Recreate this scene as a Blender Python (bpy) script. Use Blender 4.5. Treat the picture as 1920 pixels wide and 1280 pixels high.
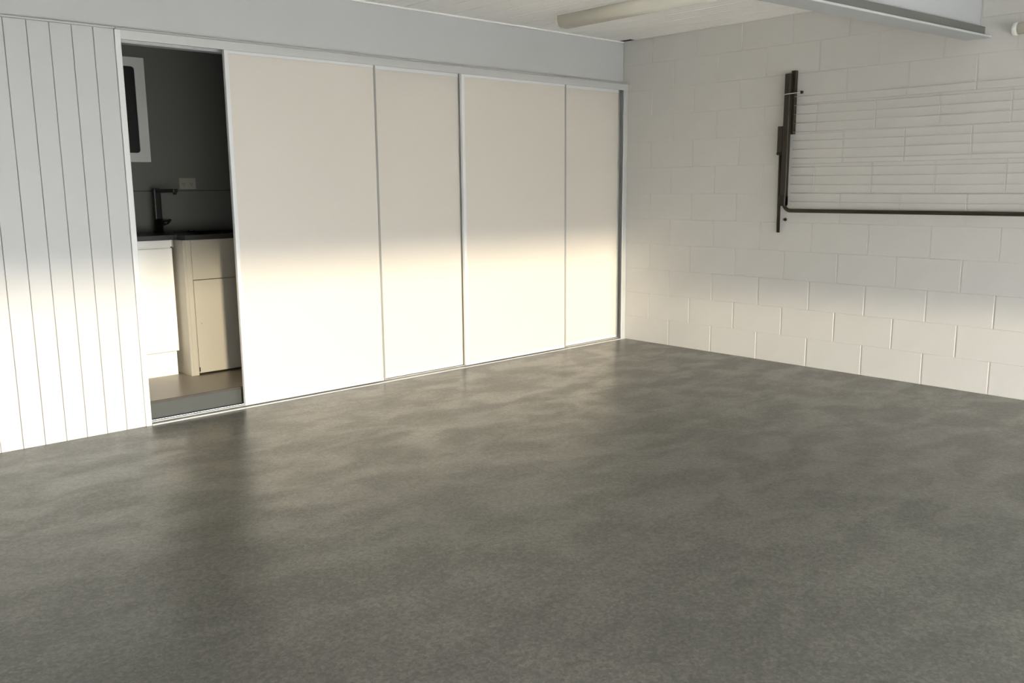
import bpy, bmesh, math, random
from mathutils import Vector, Matrix

for o in list(bpy.data.objects):
    bpy.data.objects.remove(o)
scene = bpy.context.scene
COL = scene.collection

# ------------------------------------------------------------------ camera
RIGHT = Vector((0.73792325, -0.67483009, -0.0085802))
DOWN = Vector((-0.12250748, -0.12143729, -0.9850101))
FWD = Vector((0.6636725, 0.727913, -0.17228314))
cam_data = bpy.data.cameras.new('camera')
cam_data.sensor_width = 36.0
cam_data.lens = 1653.746 / 1920 * 36.0
cam_data.clip_start = 0.02
cam = bpy.data.objects.new('camera', cam_data)
COL.objects.link(cam)
m3 = Matrix((RIGHT, -DOWN, -FWD)).transposed()
cam.matrix_world = Matrix.Translation((-5.6196, -4.7599, 1.2596)) @ m3.to_4x4()
scene.camera = cam

# ------------------------------------------------------------------ light
world = bpy.data.worlds.new('sky')
scene.world = world
world.use_nodes = True
wn = world.node_tree
bg = wn.nodes['Background']
bg.inputs['Color'].default_value = (0.93, 0.965, 1.0, 1)
bg.inputs['Strength'].default_value = 11.5

sun_data = bpy.data.lights.new('sun', 'SUN')
sun_data.energy = 2.75
sun_data.angle = math.radians(3.0)
sun_data.color = (1.0, 0.885, 0.66)
sun = bpy.data.objects.new('sun', sun_data)
COL.objects.link(sun)
SUN_EL = math.radians(1.7)
SUN_SLOPE = 0.29
sun_dir = Vector((SUN_SLOPE, 1.0, 0)).normalized() * math.cos(SUN_EL) + Vector((0, 0, -math.sin(SUN_EL)))
sun.rotation_euler = sun_dir.to_track_quat('-Z', 'Y').to_euler()
sun.location = (-5, -12, 2)

scene.view_settings.view_transform = 'Standard'
scene.view_settings.look = 'None'
scene.view_settings.gamma = 1.0
scene.view_settings.use_curve_mapping = False
scene.view_settings.exposure = 0.46


# ------------------------------------------------------------------ materials
def new_mat(name):
    m = bpy.data.materials.new(name)
    m.use_nodes = True
    return m, m.node_tree, m.node_tree.nodes['Principled BSDF']


def paint(name, col, rough=0.5, metal=0.0, var=0.04, scale=3.0, bump=0.0, bscale=60.0, spec=0.5, coat=0.0):
    """a painted or plain surface: colour with a little cloudy variation and fine relief"""
    m, nt, b = new_mat(name)
    n, l = nt.nodes, nt.links
    tc = n.new('ShaderNodeTexCoord')
    ns = n.new('ShaderNodeTexNoise')
    ns.inputs['Scale'].default_value = scale
    ns.inputs['Detail'].default_value = 4
    l.new(tc.outputs['Object'], ns.inputs['Vector'])
    mx = n.new('ShaderNodeMix')
    mx.data_type = 'RGBA'
    mx.inputs[6].default_value = tuple(c * (1 - var) for c in col) + (1,)
    mx.inputs[7].default_value = tuple(min(1, c * (1 + var)) for c in col) + (1,)
    l.new(ns.outputs['Fac'], mx.inputs[0])
    l.new(mx.outputs[2], b.inputs['Base Color'])
    b.inputs['Roughness'].default_value = rough
    b.inputs['Metallic'].default_value = metal
    b.inputs['Specular IOR Level'].default_value = spec
    b.inputs['Coat Weight'].default_value = coat
    b.inputs['Coat Roughness'].default_value = 0.08
    if bump:
        bn = n.new('ShaderNodeTexNoise')
        bn.inputs['Scale'].default_value = bscale
        bn.inputs['Detail'].default_value = 3
        l.new(tc.outputs['Object'], bn.inputs['Vector'])
        bp = n.new('ShaderNodeBump')
        bp.inputs['Strength'].default_value = bump
        bp.inputs['Distance'].default_value = 0.002
        l.new(bn.outputs['Fac'], bp.inputs['Height'])
        l.new(bp.outputs['Normal'], b.inputs['Normal'])
    return m


def floor_material():
    m, nt, b = new_mat('sealed_concrete')
    n, l = nt.nodes, nt.links
    tc = n.new('ShaderNodeTexCoord')
    sep = n.new('ShaderNodeSeparateXYZ')
    l.new(tc.outputs['Object'], sep.inputs[0])

    def noise(scale, detail, vec=None, dist=0.0, rough=0.55):
        t = n.new('ShaderNodeTexNoise')
        t.inputs['Scale'].default_value = scale
        t.inputs['Detail'].default_value = detail
        t.inputs['Roughness'].default_value = rough
        t.inputs['Distortion'].default_value = dist
        l.new(vec or tc.outputs['Object'], t.inputs['Vector'])
        return t.outputs['Fac']

    def math_(op, a, bb=None):
        t = n.new('ShaderNodeMath')
        t.operation = op
        for i, v in enumerate((a, bb)):
            if v is None:
                continue
            if isinstance(v, (int, float)):
                t.inputs[i].default_value = v
            else:
                l.new(v, t.inputs[i])
        return t.outputs[0]

    def rng(v, a, bb, c, d, smooth=True):
        t = n.new('ShaderNodeMapRange')
        t.interpolation_type = 'SMOOTHSTEP' if smooth else 'LINEAR'
        for i, q in enumerate((a, bb, c, d)):
            t.inputs[i + 1].default_value = q
        l.new(v, t.inputs[0])
        return t.outputs[0]
    # worn, cloudy patches stretched a little across the room
    mp = n.new('ShaderNodeMapping')
    mp.inputs['Scale'].default_value = (0.75, 1.25, 1)
    mp.inputs['Rotation'].default_value = (0, 0, 0.35)
    l.new(tc.outputs['Object'], mp.inputs['Vector'])
    patch = rng(noise(4.2, 5, mp.outputs[0], 0.4, 0.55), 0.38, 0.64, 0.0, 1.0)
    # exposed sand and stone flecks about a centimetre across
    def flecks(scale, lo, hi):
        v = n.new('ShaderNodeTexVoronoi')
        v.inputs['Scale'].default_value = scale
        l.new(tc.outputs['Object'], v.inputs['Vector'])
        sc_ = n.new('ShaderNodeSeparateColor')
        l.new(v.outputs['Color'], sc_.inputs[0])
        return rng(sc_.outputs[0], 0, 1, lo, hi, False)
    speck = math_('MULTIPLY', flecks(85, 0.76, 1.24), flecks(170, 0.80, 1.20))
    cloud = noise(0.9, 1)
    # roller lanes about 1.1 m apart along y: each lane edge steps in tone
    lane = math_('FRACT', math_('DIVIDE', math_('ADD', sep.outputs[0], 20 - 0.04), 1.21))
    lane_tone = rng(lane, 0.0, 0.30, 1.0, 0.0)
    ramp = n.new('ShaderNodeMix')
    ramp.data_type = 'RGBA'
    ramp.inputs[6].default_value = (0.098, 0.096, 0.085, 1)
    ramp.inputs[7].default_value = (0.160, 0.154, 0.134, 1)
    mixv = math_('ADD', math_('MULTIPLY', patch, 0.36), math_('MULTIPLY', cloud, 0.48))
    mixv = math_('ADD', mixv, math_('MULTIPLY', lane_tone, 0.20))
    l.new(mixv, ramp.inputs[0])
    sp = n.new('ShaderNodeMix')
    sp.data_type = 'RGBA'
    sp.blend_type = 'MULTIPLY'
    sp.inputs[0].default_value = 1.0
    l.new(ramp.outputs[2], sp.inputs[6])
    g = speck
    cmb = n.new('ShaderNodeCombineColor')
    for i in range(3):
        l.new(g, cmb.inputs[i])
    l.new(cmb.outputs[0], sp.inputs[7])
    l.new(sp.outputs[2], b.inputs['Base Color'])
    l.new(rng(patch, 0, 1, 0.40, 0.281, False), b.inputs['Roughness'])
    b.inputs['Specular IOR Level'].default_value = 0.75
    return m


M = {
    'floor': floor_material(),
    'block': paint('painted_block', (0.635, 0.615, 0.58), 0.62, var=0.03, scale=5, bump=0.35, bscale=45),
    'plaster': paint('bulkhead_paint', (0.55, 0.555, 0.55), 0.6, var=0.02, bump=0.05),
    'plank': paint('white_panelling_paint', (0.585, 0.585, 0.58), 0.45, var=0.02),
    'door': paint('door_board', (0.72, 0.67, 0.60), 0.42, var=0.015, scale=1.5),
    'alu': paint('satin_aluminium', (0.66, 0.665, 0.65), 0.38, metal=0.35, var=0.02),
    'alu_grey': paint('grey_aluminium', (0.40, 0.39, 0.36), 0.4, metal=0.3, var=0.02),
    'alu_white': paint('white_aluminium', (0.80, 0.80, 0.79), 0.35, var=0.02),
    'ceiling': paint('ceiling_paint', (0.985, 0.97, 0.94), 0.5, var=0.02),
    'void': paint('roof_void_dark', (0.03, 0.026, 0.022), 0.9),
    'beam': paint('beam_paint', (0.54, 0.55, 0.56), 0.5, var=0.03),
    'diffuser': paint('aged_diffuser_plastic', (0.80, 0.77, 0.66), 0.25, var=0.02),
    'white_plastic': paint('white_plastic', (0.82, 0.81, 0.76), 0.3, var=0.01),
    'outlet': paint('beige_grey_plastic', (0.36, 0.35, 0.29), 0.4),  # one even beige-grey, darker than the white plastic
    'beam_shade': paint('painted_beam_shade', (0.15, 0.15, 0.14), 0.5, var=0.1),  # dark tone for the shade band above the beam flange
    'brown': paint('brown_powder_coat', (0.026, 0.020, 0.011), 0.5, var=0.15, scale=20),
    'bolt': paint('dark_bolt_steel', (0.03, 0.03, 0.028), 0.4, metal=0.6),
    'cord': paint('line_cord', (0.55, 0.54, 0.51), 0.7),
    'cab': paint('white_laminate', (0.80, 0.79, 0.75), 0.22, var=0.01),
    'cab_cream': paint('cream_laminate', (0.40, 0.37, 0.305), 0.35, var=0.02),
    'worktop': paint('charcoal_worktop', (0.022, 0.022, 0.021), 0.45, var=0.15, scale=40),
    'black': paint('matte_black', (0.006, 0.006, 0.006), 0.4),
    'steel': paint('brushed_steel', (0.6, 0.6, 0.6), 0.25, metal=1.0),
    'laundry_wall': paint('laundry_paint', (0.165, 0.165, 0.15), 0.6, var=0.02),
    'tile': paint('laundry_tile', (0.42, 0.35, 0.27), 0.35, var=0.06, scale=8),
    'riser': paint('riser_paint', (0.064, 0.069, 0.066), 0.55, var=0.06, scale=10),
    'nosing': paint('nosing_strip', (0.06, 0.05, 0.04), 0.5),
    'drive': paint('driveway_concrete', (0.82, 0.80, 0.76), 0.8, var=0.1, scale=2),
    'roller': paint('garage_door_paint', (0.60, 0.60, 0.58), 0.5, var=0.02),
}


# ------------------------------------------------------------------ mesh helpers
def box(bm, lo, hi, bev=0.0, seg=1):
    vs = [bm.verts.new((x, y, z)) for x in (lo[0], hi[0]) for y in (lo[1], hi[1]) for z in (lo[2], hi[2])]
    fs = [(0, 1, 3, 2), (4, 6, 7, 5), (0, 4, 5, 1), (2, 3, 7, 6), (0, 2, 6, 4), (1, 5, 7, 3)]
    faces = [bm.faces.new([vs[i] for i in f]) for f in fs]
    if bev:
        es = {e for f in faces for e in f.edges}
        bmesh.ops.bevel(bm, geom=list(es), offset=bev, segments=seg, affect='EDGES', profile=0.5)


def tube(bm, pts, r, seg=12, caps=True):
    pts = [Vector(p) for p in pts]
    rings = []
    prev = None
    for i, p in enumerate(pts):
        a = pts[max(i - 1, 0)]
        c = pts[min(i + 1, len(pts) - 1)]
        t = (c - a).normalized()
        if prev is None:
            u = t.orthogonal().normalized()
        else:
            u = (prev - t * prev.dot(t)).normalized()
        prev = u
        w = t.cross(u)
        rr = r[i] if isinstance(r, (list, tuple)) else r
        rings.append([bm.verts.new(p + (u * math.cos(k * 2 * math.pi / seg) + w * math.sin(k * 2 * math.pi / seg)) * rr) for k in range(seg)])
    for a, c in zip(rings, rings[1:]):
        for k in range(seg):
            f = bm.faces.new((a[k], a[(k + 1) % seg], c[(k + 1) % seg], c[k]))
            f.smooth = True
    if caps:
        bm.faces.new(rings[0][::-1])
        bm.faces.new(rings[-1])


def extrude(bm, prof, axis, a, c, smooth=False):
    """closed 2-D profile swept from a to c along an axis ('x' or 'y'); profile is (other horizontal, z)"""
    def P(q, t):
        return (t, q[0], q[1]) if axis == 'x' else (q[0], t, q[1])
    A = [bm.verts.new(P(q, a)) for q in prof]
    C = [bm.verts.new(P(q, c)) for q in prof]
    k = len(prof)
    for i in range(k):
        f = bm.faces.new((A[i], A[(i + 1) % k], C[(i + 1) % k], C[i]))
        f.smooth = smooth
    bm.faces.new(A[::-1])
    bm.faces.new(C)


def mesh(name, build):
    bm = bmesh.new()
    build(bm)
    bmesh.ops.recalc_face_normals(bm, faces=bm.faces)
    me = bpy.data.meshes.new(name)
    bm.to_mesh(me)
    bm.free()
    return me


def obj(name, build, mat, parent=None, loc=(0, 0, 0)):
    me = build if isinstance(build, bpy.types.Mesh) else mesh(name, build)
    if not me.materials:
        me.materials.append(M[mat])
    o = bpy.data.objects.new(name, me)
    COL.objects.link(o)
    o.location = loc
    if parent:
        o.parent = parent
    return o


def boxes(*bs, bev=0.0, seg=1):
    def f(bm):
        for lo, hi in bs:
            box(bm, lo, hi, bev, seg)
    return f


def tag(o, label, cat, group=None, kind=None):
    o['label'] = label
    o['category'] = cat
    if group:
        o['group'] = group
    if kind:
        o['kind'] = kind
    return o


def thing(name, label, cat, loc=(0, 0, 0), group=None, kind=None):
    o = bpy.data.objects.new(name, None)
    o.empty_display_size = 0.1
    COL.objects.link(o)
    o.location = loc
    return tag(o, label, cat, group, kind)


def rel(parent, *pts):
    return [tuple(Vector(p) - parent.location) for p in pts]


# ------------------------------------------------------------------ dimensions (metres; back wall y=0, right wall x=0)
XL = -8.0          # left wall
YF = -6.5          # front wall with the garage door
ZC = 2.39          # ceiling
BY = 0.05          # bulkhead plane
ADDED_DOOR_Z = 0.62  # bottom edge of the unseen door added to hold sun off the blocks
DOOR_Z = 1.0       # bottom edge of the part-raised garage door

# ------------------------------------------------------------------ floor and ground
tag(obj('floor', boxes(((XL, YF, -0.12), (0.19, 0.106, 0.0))), 'floor'),
    'grey mottled sealed concrete garage floor', 'floor', kind='structure')
tag(obj('floor_driveway', boxes(((-40, -60, -0.3), (30, YF, -0.02))), 'drive'),
    'pale concrete driveway outside the garage door', 'driveway', kind='structure')

# ------------------------------------------------------------------ right wall: every block its own piece
wall_r = tag(obj('wall_right', boxes(((0.0029, YF, 0.0), (0.19, 1.5, 2.5))), 'block'),
             'white painted concrete block wall beside the sliding doors', 'wall', kind='structure')
CH, BL = 0.2, 0.4
block_cache = {}


def block_mesh(w):
    key = round(w, 3)
    if key not in block_cache:
        hw, hh = w / 2 - 0.0048, CH / 2 - 0.0004
        block_cache[key] = mesh('block', boxes(((0.0, -hw, -hh), (0.02, hw, hh)), bev=0.0014))
    return block_cache[key]


y_end = 0.045

for row in range(12):
    u0 = 0.4547 if row % 2 == 0 else 0.2503
    edges = [-y_end]
    u = u0
    while u < -YF:
        if u > edges[-1] + 0.05:
            edges.append(u)
        u += BL
    edges.append(-YF)
    for a, c in zip(edges, edges[1:]):
        if c - a < 0.03:
            continue
        obj('block', block_mesh(c - a), 'block', wall_r, (0, -(a + c) / 2, row * CH + CH / 2))

# ------------------------------------------------------------------ back wall: bulkhead above, planks at the left
wall_b = tag(obj('wall_back', boxes(((XL, BY, 2.03), (-0.0005, 0.16, 2.50)), ((XL, 0.02, 0.0), (-3.95, 0.16, 2.03))), 'plaster'),
             'white back wall with a plain bulkhead above the sliding doors', 'wall', kind='structure')


def plank(bm, w=0.1, top=2.058):
    g, d, t = 0.0032, 0.0018, 0.019
    prof = [(g * 0.35, d), (g, 0.0), (w - g, 0.0), (w - g * 0.35, d), (w - g * 0.35, t), (g * 0.35, t)]
    A = [bm.verts.new((x, y, 0.001)) for x, y in prof]
    C = [bm.verts.new((x, y, top)) for x, y in prof]
    k = len(prof)
    for i in range(k):
        bm.faces.new((A[i], A[(i + 1) % k], C[(i + 1) % k], C[i]))
    bm.faces.new(A[::-1])
    bm.faces.new(C)


pm = mesh('plank', plank)
k = 0
while -4.066 - 0.1 * k > XL - 0.05:
    obj('plank', pm, 'plank', wall_b, (-4.066 - 0.1 * k, 0.0, 0.0))
    k += 1
obj('ledge', boxes(((XL, -0.018, 2.0582), (-3.967, BY, 2.066)), bev=0.0015), 'plank', wall_b)

# ------------------------------------------------------------------ opening trims and sliding doors
jl = thing('trim_1', 'white jamb trim beside the dark laundry doorway', 'door jamb', (-3.95, 0, 0), kind='structure')
obj('face_trim', boxes(((-0.0155, -0.006, 0.0), (0.014, 0.018, 2.0574)), bev=0.002), 'alu_white', jl)
obj('reveal', boxes(((0.001, 0.0185, 0.0), (0.013, 0.107, 2.012)), bev=0.001), 'alu_white', jl)

head = thing('trim_2', 'long aluminium head track above the sliding doors', 'door track', (-1.95, 0, 2.03), kind='structure')
obj('fascia', boxes(((-2.0155, -0.004, -0.018), (1.949, 0.004, 0.028)), bev=0.001), 'alu', head)
obj('top_lip', boxes(((-2.0155, -0.024, 0.0285), (1.949, BY - 0.0005, 0.034)), bev=0.0015), 'alu', head)
obj('channel', boxes(((-2.0, 0.0405, -0.012), (1.948, 0.0445, 0.028)), ((-2.0, 0.082, -0.012), (1.948, 0.086, 0.028)),
                     ((-2.0, 0.004, 0.012), (1.948, 0.086, 0.0135))), 'alu', head)
head_back = obj('head_infill', boxes(((-2.0, 0.087, -0.02), (1.948, 0.155, -0.0005))), 'plaster', head)

sill = thing('trim_3', 'low bright aluminium floor track under the sliding doors', 'door track', (-1.95, 0, 0), kind='structure')
obj('base', boxes(((-1.985, -0.004, 0.0), (1.948, 0.086, 0.004)), bev=0.0008), 'alu_grey', sill)
obj('front_lip', boxes(((-1.985, -0.010, 0.0), (1.948, -0.0045, 0.008)), bev=0.0012), 'alu', sill)
obj('guide', boxes(((-1.985, 0.0405, 0.0045), (1.948, 0.0435, 0.011))), 'alu', sill)

jr = thing('trim_4', 'narrow aluminium jamb channel at the block wall corner', 'door jamb', (-0.025, 0, 0), kind='structure')
obj('front_flange', boxes(((-0.024, -0.003, 0.0), (0.0245, 0.0035, 2.0118)), bev=0.001), 'alu', jr)
obj('channel', boxes(((0.012, 0.004, 0.0), (0.0245, 0.088, 2.0118))), 'alu', jr)


def sliding_door(num, x0, x1, y0, label):
    d = thing('door_%d' % num, label, 'sliding door', ((x0 + x1) / 2, y0, 0.0), kind='structure')
    w = (x1 - x0) / 2
    t, sw, z0, z1 = 0.026, 0.024, 0.0125, 2.026
    obj('panel', boxes(((-w + sw * 0.5, 0.006, z0 + 0.012), (w - 0.008, t - 0.005, z1 - 0.012))), 'door', d)
    for s in (-1, 1):
        xa, xb = (-w, -w + sw) if s < 0 else (w - 0.014, w)
        obj('stile', boxes(((xa, 0.0, z0), (xb, t, z1)), bev=0.002), 'alu_white' if s < 0 else 'alu_grey', d)
    obj('bottom_rail', boxes(((-w + sw + 0.0003, 0.002, z0), (w - 0.0143, t - 0.002, z0 + 0.022)), bev=0.0015), 'alu_white', d)
    obj('top_rail', boxes(((-w + sw + 0.0003, 0.002, z1 - 0.03), (w - 0.0143, t - 0.002, z1)), bev=0.0015), 'alu_white', d)


sliding_door(1, -3.387, -2.402, 0.0075, 'off-white sliding door beside the open laundry doorway')
sliding_door(2, -2.560, -1.693, 0.0500, 'off-white sliding door set back next to the doorway door')
sliding_door(3, -1.712, -0.697, 0.0075, 'off-white sliding door standing forward next to the last door')
sliding_door(4, -0.860, -0.036, 0.0500, 'off-white sliding door set back against the block wall corner')

# ------------------------------------------------------------------ laundry room behind
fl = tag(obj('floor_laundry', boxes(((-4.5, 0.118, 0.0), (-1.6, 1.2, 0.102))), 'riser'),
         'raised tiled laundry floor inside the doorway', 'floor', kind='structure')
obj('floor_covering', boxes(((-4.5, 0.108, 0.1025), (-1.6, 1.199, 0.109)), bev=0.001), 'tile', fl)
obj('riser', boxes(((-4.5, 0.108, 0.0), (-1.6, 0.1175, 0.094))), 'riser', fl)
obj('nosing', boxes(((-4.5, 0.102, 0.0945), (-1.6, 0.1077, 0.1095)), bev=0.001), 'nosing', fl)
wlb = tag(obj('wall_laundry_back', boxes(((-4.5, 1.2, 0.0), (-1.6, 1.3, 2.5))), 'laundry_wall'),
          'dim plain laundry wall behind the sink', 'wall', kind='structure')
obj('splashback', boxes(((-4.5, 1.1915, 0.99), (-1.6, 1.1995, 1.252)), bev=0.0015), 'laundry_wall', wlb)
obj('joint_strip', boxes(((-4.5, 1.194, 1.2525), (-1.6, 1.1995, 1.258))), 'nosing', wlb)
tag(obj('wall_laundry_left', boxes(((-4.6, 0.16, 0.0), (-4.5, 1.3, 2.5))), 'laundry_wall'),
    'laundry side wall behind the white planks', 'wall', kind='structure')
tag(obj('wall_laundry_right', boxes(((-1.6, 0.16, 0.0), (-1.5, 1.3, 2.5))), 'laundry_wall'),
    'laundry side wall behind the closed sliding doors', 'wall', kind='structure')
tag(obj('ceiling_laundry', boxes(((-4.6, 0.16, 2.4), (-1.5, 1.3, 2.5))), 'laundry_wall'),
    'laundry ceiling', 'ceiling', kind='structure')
# storage recess behind the right-hand doors
tag(obj('wall_recess', boxes(((-1.5, 0.30, 0.0), (0.004, 0.40, 2.5)), ((-1.5, 0.107, 0.0), (0.004, 0.30, 0.10))), 'laundry_wall'),
    'shallow recess wall behind the right-hand sliding doors', 'wall', kind='structure')

# ------------------------------------------------------------------ ceiling: every board its own piece
ceil = tag(obj('ceiling', boxes(((XL - 0.1, YF, 2.45), (0.19, 0.16, 2.52))), 'void'),
           'white boarded ceiling with fine grooves', 'ceiling', kind='structure')
BP = 0.19


def ceil_board(y1, w=BP):
    def f(bm):
        g, d = 0.006, 0.010
        prof = [(0.0006, ZC + d), (g, ZC)]
        q = 1
        while q * 0.0633 < w - 0.03:
            c = q * 0.0633
            prof += [(c - 0.0016, ZC), (c, ZC + 0.001), (c + 0.0016, ZC)]
            q += 1
        prof += [(w - g, ZC), (w - 0.0006, ZC + d), (w - 0.0006, ZC + 0.02), (0.0006, ZC + 0.02)]
        extrude(bm, prof, 'y', YF, y1)
    return f


cb = mesh('ceiling_board', ceil_board(0.046))
x = -0.066
obj('ceiling_board', mesh('ceiling_board', ceil_board(-0.075, 0.0655)), 'ceiling', ceil, (-0.066, 0, 0))
while x > XL:
    x -= BP
    obj('ceiling_board', cb, 'ceiling', ceil, (x, 0, 0))
obj('gap_shade', boxes(((-0.064, -0.0745, ZC + 0.003), (0.0, 0.0495, ZC + 0.05))), 'void', ceil)  # dark block filling the corner gap, its shade put into the colour
bead = tag(obj('trim_5', lambda bm: (box(bm, (XL, 0.030, ZC - 0.010), (-0.012, 0.0495, ZC - 0.0004), 0.0015)), 'ceiling'),
           'thin white bead where the boarded ceiling meets the bulkhead', 'ceiling trim', kind='structure')

# ------------------------------------------------------------------ steel beam
S = 0.080


def beam_part(y0, y1, z0, z1, bev=0.002):
    def f(bm):
        b2 = bmesh.new()
        box(b2, (XL, y0, z0), (-0.001, y1, z1), bev)
        for v in b2.verts:
            v.co.y += -S * v.co.x
        me = bpy.data.meshes.new('t')
        b2.to_mesh(me)
        b2.free()
        bm.from_mesh(me)
        bpy.data.meshes.remove(me)
    return f


beam = tag(obj('ceiling_beam', beam_part(-2.648, -2.638, 2.095, 2.378), 'beam'),
           'grey painted steel beam under the boarded ceiling', 'beam', kind='structure')
obj('bottom_flange', beam_part(-2.716, -2.571, 2.083, 2.0948), 'beam', beam)
obj('top_flange', beam_part(-2.716, -2.571, 2.3782, 2.3895), 'beam', beam)

def shade_strip(bm):  # dark strip added above the flange to stand for its shadow
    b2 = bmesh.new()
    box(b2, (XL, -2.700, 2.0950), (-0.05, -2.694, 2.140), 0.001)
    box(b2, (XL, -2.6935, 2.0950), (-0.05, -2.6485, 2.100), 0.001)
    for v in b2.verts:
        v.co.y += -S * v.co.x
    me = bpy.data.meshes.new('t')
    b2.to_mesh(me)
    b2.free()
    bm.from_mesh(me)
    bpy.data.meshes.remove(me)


obj('shade_strip', shade_strip, 'beam_shade', beam)

# ------------------------------------------------------------------ left wall and front wall with part-raised garage door
tag(obj('wall_left', boxes(((XL - 0.1, YF, 0.0), (XL, 0.16, 2.5))), 'plaster'),
    'plain white side wall opposite the block wall', 'wall', kind='structure')
OX0, OXM, OX1 = -7.7, -1.85, -0.3  # OXM is the post between the wide door and the added one
tag(obj('wall_front', boxes(((XL - 0.1, YF - 0.12, 0.0), (OX0, YF, 2.5)), ((OX1, YF - 0.12, 0.0), (0.19, YF, 2.5)),
                            ((OXM - 0.025, YF - 0.12, 0.0), (OXM + 0.025, YF, 2.15)),
                            ((OX0, YF - 0.12, 2.15), (OX1, YF, 2.5))), 'plaster'),
    'front wall around the garage doorway and the added side door', 'wall', kind='structure')


def garage_door(num, x0, x1, z0, label):
    gd = thing('door_%d' % num, label, 'garage door', ((x0 + x1) / 2, YF - 0.06, z0), kind='structure')
    hw = (x1 - x0) / 2
    sl = mesh('slat', boxes(((-hw, -0.012, 0.0008), (hw, 0.012, 0.0952)), bev=0.004))
    k = 0
    while z0 + 0.096 * k < 2.2:
        obj('slat', sl, 'roller', gd, (0, 0, 0.096 * k))
        k += 1


garage_door(5, OX0, OXM - 0.026, DOOR_Z, 'wide slatted garage door raised part way')
garage_door(6, OXM + 0.026, OX1, ADDED_DOOR_Z, 'added narrow slatted door, unseen, lowered to block sun from the block wall')  # unseen door added to lower the sun's edge on the right wall

# ------------------------------------------------------------------ fluorescent battens


def batten(name, label, loc, length, w, h, endcap=True):
    t = thing(name, label, 'light fitting', loc)
    prof = []
    for i in range(13):
        a = math.pi * i / 12
        ca, sa = math.cos(a), math.sin(a)
        prof.append((w / 2 * math.copysign(abs(ca) ** 0.55, ca), -0.015 - (h - 0.015) * abs(sa) ** 0.55))
    obj('diffuser', lambda bm: extrude(bm, prof, 'y', -length + 0.006, -0.006, True), 'diffuser', t)
    obj('base_plate', boxes(((-w / 2 + 0.004, -length + 0.004, -0.0148), (w / 2 - 0.004, -0.004, 0.0)), bev=0.002), 'white_plastic', t)
    big = [(x * 1.02, z * 1.02 if z < -0.015 else z) for x, z in prof]
    big = [(x * 1.03, z - 0.0005) for x, z in prof] + [(-w / 2 * 1.03, -0.001), (w / 2 * 1.03, -0.001)]
    for y in (-0.0055, -length - 0.0005):
        obj('end_cap', lambda bm: extrude(bm, big, 'y', y, y + 0.006), 'diffuser', t)
    return t


batten('ceiling_light', 'cream fluorescent batten light on the boarded ceiling', (-1.19, -0.444, ZC), 1.25, 0.145, 0.088)

wt = thing('wall_light', 'white tube light on the block wall below the beam', 'light fitting', (-0.04, -2.84, 2.108))
obj('tube', lambda bm: tube(bm, [(0, -0.028, 0), (0, -1.2, 0)], 0.031, 20), 'diffuser', wt)
for y in (0.0, -1.2):
    obj('end_cap', lambda bm: tube(bm, [(0, y, 0), (0, y - 0.004, 0), (0, y - 0.027, 0)], [0.030, 0.035, 0.035], 24), 'white_plastic', wt)
obj('base_plate', boxes(((0.0315, -1.2, -0.03), (0.0395, -0.03, 0.03)), bev=0.002), 'white_plastic', wt)

# ------------------------------------------------------------------ folding clothesline on the right wall
cl = thing('clothesline', 'dark brown folding clothesline hanging folded on the block wall', 'clothesline', (0, -1.46, 1.5))


def cp(x, y, z):
    return (x, y + 1.46, z - 1.5)


def cbox(lo, hi, bev=0.002):
    return boxes((cp(*lo), cp(*hi)), bev=bev)


YR = -3.86
for side, ya, sg in (('l', -1.46, 1), ('r', YR, -1)):
    def Y(d, ya=ya, sg=sg):
        return ya + sg * d

    def bx(x0, x1, d0, d1, z0, z1, bev=0.002):
        a, c = sorted((Y(d0), Y(d1)))
        return cbox((x0, a, z0), (x1, c, z1), bev)
    obj('wall_channel', bx(-0.030, 0.0, -0.038, -0.006, 1.60, 2.020), 'brown', cl)
    a = obj('side_arm', bx(-0.070, -0.034, -0.022, 0.020, 1.115, 2.000, 0.004), 'brown', cl)
    for z in (1.30, 1.42, 1.55, 1.78, 1.93):
        obj('rivet', bx(-0.0725, -0.0702, -0.004, 0.004, z, z + 0.008, 0.001), 'bolt', a)
    obj('hinge_bracket', bx(-0.064, -0.002, 0.022, 0.062, 1.462, 1.655, 0.003), 'brown', cl)
    obj('pivot_bolt', lambda bm: tube(bm, [cp(-0.083, Y(0.042), 1.472), cp(-0.0645, Y(0.042), 1.472)], 0.011, 8), 'bolt', cl)
    obj('strut', lambda bm: tube(bm, [cp(-0.040, Y(0.046), 1.461), cp(-0.018, Y(0.052), 0.93)], 0.0115, 12), 'brown', cl)
    obj('socket', bx(-0.074, -0.030, -0.022, 0.026, 1.118, 1.185, 0.004), 'bolt', cl)
    obj('wall_bolt', lambda bm: tube(bm, [cp(-0.018, Y(0.010), 1.02), cp(0.0, Y(0.010), 1.02)], [0.007, 0.013], 8), 'bolt', cl)
    obj('tie_bolt', lambda bm: tube(bm, [cp(-0.016, Y(-0.075), 1.875), cp(0.0, Y(-0.075), 1.875)], 0.010, 8), 'bolt', cl)
    obj('tie', lambda bm: tube(bm, [cp(-0.078, Y(0.024), 1.862), cp(-0.074, Y(-0.030), 1.866), cp(-0.012, Y(-0.072), 1.875)], 0.0028, 6), 'cord', cl)
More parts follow.
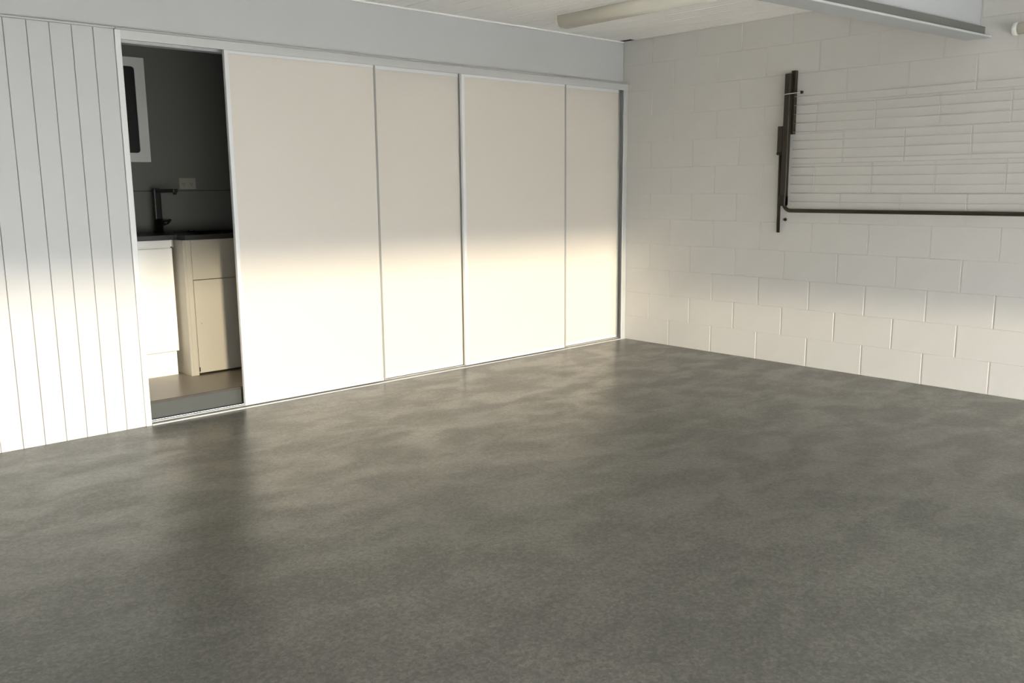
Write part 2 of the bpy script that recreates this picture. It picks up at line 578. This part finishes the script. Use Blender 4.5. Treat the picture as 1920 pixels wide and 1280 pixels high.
# lower bar with rounded elbows, running between the two arms
pts = []
r = 0.055
for i in range(9):
    a = math.pi / 2 * i / 8
    pts.append(cp(-0.052, -1.462 - r + r * math.cos(a), 1.083 + r - r * math.sin(a)))
for i in range(9):
    a = math.pi / 2 * (1 - i / 8)
    pts.append(cp(-0.052, YR + r - r * math.cos(a), 1.083 + r - r * math.sin(a)))
obj('front_bar', lambda bm: tube(bm, pts, 0.0125, 14), 'brown', cl)
for i in range(13):
    z = 1.145 + 0.0585 * i
    sag = 0.006 + 0.002 * (i % 3)

    def ln(bm):
        tube(bm, [cp(-0.034, -1.4995 + (YR + 0.04 + 1.4995) * q / 10, z - sag * 4 * (q / 10) * (1 - q / 10)) for q in range(11)], 0.0019, 6)
    obj('line', ln, 'cord', cl)

# ------------------------------------------------------------------ laundry contents
# base cabinet with kickboard
bc = thing('base_cabinet', 'white laundry base cabinet on a recessed kickboard', 'cabinet', (-3.79, 0.717, 0.109))
obj('kickboard', boxes(((-0.33, 0.004, 0.0), (0.300, 0.020, 0.149)), bev=0.001), 'cab', bc)
obj('body', boxes(((-0.33, 0.021, 0.1495), (0.315, 0.470, 0.8475)), bev=0.001), 'cab', bc)
obj('door', boxes(((-0.33, 0.0, 0.151), (0.316, 0.0205, 0.797)), bev=0.0025), 'cab', bc)
obj('top_rail', boxes(((-0.33, 0.005, 0.806), (0.326, 0.0205, 0.847)), bev=0.002), 'cab', bc)
obj('finger_pull', boxes(((0.318, 0.0, 0.800), (0.329, 0.020, 0.845)), bev=0.003), 'cab_cream', bc)
# sink cabinet
sc = thing('sink_cabinet', 'cream laundry sink cabinet standing forward of its neighbour', 'cabinet', (-3.13, 0.594, 0.109))
obj('side_panel', boxes(((-0.327, 0.0, 0.0), (-0.309, 0.59, 0.8475)), bev=0.0015), 'cab_cream', sc)
obj('side_panel', boxes(((0.309, 0.0, 0.0), (0.327, 0.59, 0.8475)), bev=0.0015), 'cab_cream', sc)
obj('stile', boxes(((-0.3085, 0.0015, 0.0), (-0.276, 0.02, 0.847)), bev=0.001), 'cab_cream', sc)
obj('drawer_front', boxes(((-0.275, 0.0, 0.601), (0.308, 0.019, 0.847)), bev=0.002), 'cab_cream', sc)
dr = obj('door', boxes(((-0.2735, 0.0, 0.012), (0.308, 0.019, 0.5975)), bev=0.002), 'cab_cream', sc)
obj('hinge', boxes(((-0.2752, -0.003, 0.022), (-0.268, -0.0003, 0.05)), bev=0.001), 'bolt', dr)
obj('knob', lambda bm: tube(bm, [(-0.238, -0.0002, 0.325), (-0.238, -0.008, 0.325), (-0.238, -0.014, 0.325)], [0.004, 0.004, 0.008], 10), 'cab_cream', dr)
obj('back_panel', boxes(((-0.308, 0.575, 0.0), (0.308, 0.589, 0.60))), 'cab_cream', sc)
# worktops
wt_ = thing('worktop', 'charcoal worktop over both laundry cabinets', 'worktop', (-3.4, 0.9, 0.957))
obj('left_slab', boxes(((-0.72, -0.188, 0.0), (-0.0585, 0.291, 0.029)), bev=0.002), 'worktop', wt_)


def ring(bm):
    # slab with the sink cut-out
    x0, x1, y0, y1 = -0.038, 0.598, -0.309, 0.291
    a0, a1, b0, b1 = 0.075, 0.485, -0.245, 0.115
    for lo, hi in (((x0, y0), (x1, b0)), ((x0, b1), (x1, y1)), ((x0, b0), (a0, b1)), ((a1, b0), (x1, b1))):
        box(bm, (lo[0], lo[1], 0.0), (hi[0], hi[1], 0.029))


obj('right_slab', ring, 'worktop', wt_)
obj('joint', boxes(((-0.058, -0.188, 0.0), (-0.0385, 0.291, 0.0285))), 'worktop', wt_)
sk = thing('sink', 'black laundry sink set into the charcoal worktop', 'sink', (-3.12, 0.835, 0.986))


def bowl(bm):
    w, d, h, t = 0.200, 0.175, 0.22, 0.003
    box(bm, (-w, -d, -h), (w, d, -h + t))
    box(bm, (-w, -d, -h + t), (-w + t, d, 0.002))
    box(bm, (w - t, -d, -h + t), (w, d, 0.002))
    box(bm, (-w + t, -d, -h + t), (w - t, -d + t, 0.002))
    box(bm, (-w + t, d - t, -h + t), (w - t, d, 0.002))


obj('bowl', bowl, 'black', sk)
obj('rim', boxes(((-0.215, -0.19, 0.0005), (0.215, -0.172, 0.005)), ((-0.215, 0.172, 0.0005), (0.215, 0.19, 0.005)),
                 ((-0.215, -0.172, 0.0005), (-0.197, 0.172, 0.005)), ((0.197, -0.172, 0.0005), (0.215, 0.172, 0.005)), bev=0.001), 'black', sk)
obj('drain', lambda bm: tube(bm, [(0, 0, -0.2165), (0, 0, -0.212)], [0.035, 0.03], 20), 'steel', sk)
obj('plug', lambda bm: tube(bm, [(-0.10, 0.184, 0.0055), (-0.10, 0.184, 0.013), (-0.10, 0.184, 0.016)], [0.022, 0.022, 0.012], 16), 'steel', sk)

# tap
tp = thing('tap', 'matte black square-necked tap behind the laundry sink', 'tap', (-3.405, 1.085, 0.986))
obj('base', lambda bm: tube(bm, [(0, 0, 0), (0, 0, 0.012), (0, 0, 0.0125), (0, 0, 0.085)], [0.032, 0.032, 0.028, 0.028], 20), 'black', tp)
obj('neck', boxes(((-0.022, -0.020, 0.085), (0.022, 0.020, 0.285)), bev=0.006, seg=2), 'black', tp)
obj('spout', boxes(((-0.016, -0.320, 0.258), (0.016, -0.0205, 0.282)), bev=0.005, seg=2), 'black', tp)
obj('nozzle', lambda bm: tube(bm, [(0, -0.302, 0.258), (0, -0.302, 0.246)], 0.011, 14), 'black', tp)
obj('lever', lambda bm: tube(bm, [(0.026, 0, 0.06), (0.055, -0.006, 0.066), (0.078, -0.012, 0.082)], [0.017, 0.014, 0.007], 12), 'black', tp)

# outlet and framed panel on the laundry wall
po = thing('power_outlet', 'white double power outlet on the laundry wall', 'outlet', (-3.150, 1.2, 1.303))
obj('plate', boxes(((-0.0575, -0.011, -0.037), (0.0575, -0.0003, 0.037)), bev=0.003), 'outlet', po)
for s in (-1, 1):
    obj('switch', boxes(((s * 0.04 - 0.006, -0.014, 0.012), (s * 0.04 + 0.006, -0.0113, 0.027)), bev=0.001), 'outlet', po)
    for q, a in ((-0.007, 0.3), (0.007, -0.3)):
        obj('socket_slot', boxes(((s * 0.026 + q - 0.0012, -0.0125, -0.006), (s * 0.026 + q + 0.0012, -0.0112, 0.004))), 'black', po)
    obj('socket_slot', boxes(((s * 0.026 - 0.0012, -0.0125, -0.018), (s * 0.026 + 0.0012, -0.0112, -0.009))), 'black', po)

fp = thing('wall_cabinet', 'white wall cabinet with a dark rounded window in its front', 'wall cabinet', (-3.63, 1.2, 1.765))


def rounded(w, h, r, seg=5):
    out = []
    for cx, cz, a0 in ((w - r, h - r, 0), (-w + r, h - r, 90), (-w + r, -h + r, 180), (w - r, -h + r, 270)):
        for i in range(seg + 1):
            a = math.radians(a0 + 90 * i / seg)
            out.append((cx + r * math.cos(a), cz + r * math.sin(a)))
    return out


obj('body', boxes(((-0.228, -0.05, -0.325), (0.228, -0.0003, 0.325)), bev=0.003), 'cab', fp)


def face_frame(bm):
    outer = rounded(0.228, 0.325, 0.004)
    inner = rounded(0.165, 0.268, 0.02)
    # resample outer so both loops have the same count
    for y0, y1 in ((-0.062, -0.0505),):
        A = [[bm.verts.new((p[0], y, p[1])) for p in loop] for loop in (outer, inner) for y in (y0, y1)]
        of, ob, inf, inb = A
        k = len(outer)
        for i in range(k):
            j = (i + 1) % k
            bm.faces.new((of[i], of[j], inf[j], inf[i]))
            bm.faces.new((ob[i], inb[i], inb[j], ob[j]))
            bm.faces.new((of[i], ob[i], ob[j], of[j]))
            bm.faces.new((inf[i], inf[j], inb[j], inb[i]))


obj('door_frame', face_frame, 'cab', fp)


def pane(bm):
    loop = rounded(0.1645, 0.2675, 0.02)
    A = [bm.verts.new((p[0], -0.056, p[1])) for p in loop]
    C = [bm.verts.new((p[0], -0.0505, p[1])) for p in loop]
    k = len(loop)
    bm.faces.new(A)
    bm.faces.new(C[::-1])
    for i in range(k):
        j = (i + 1) % k
        bm.faces.new((A[i], C[i], C[j], A[j]))


obj('dark_pane', pane, 'black', fp)
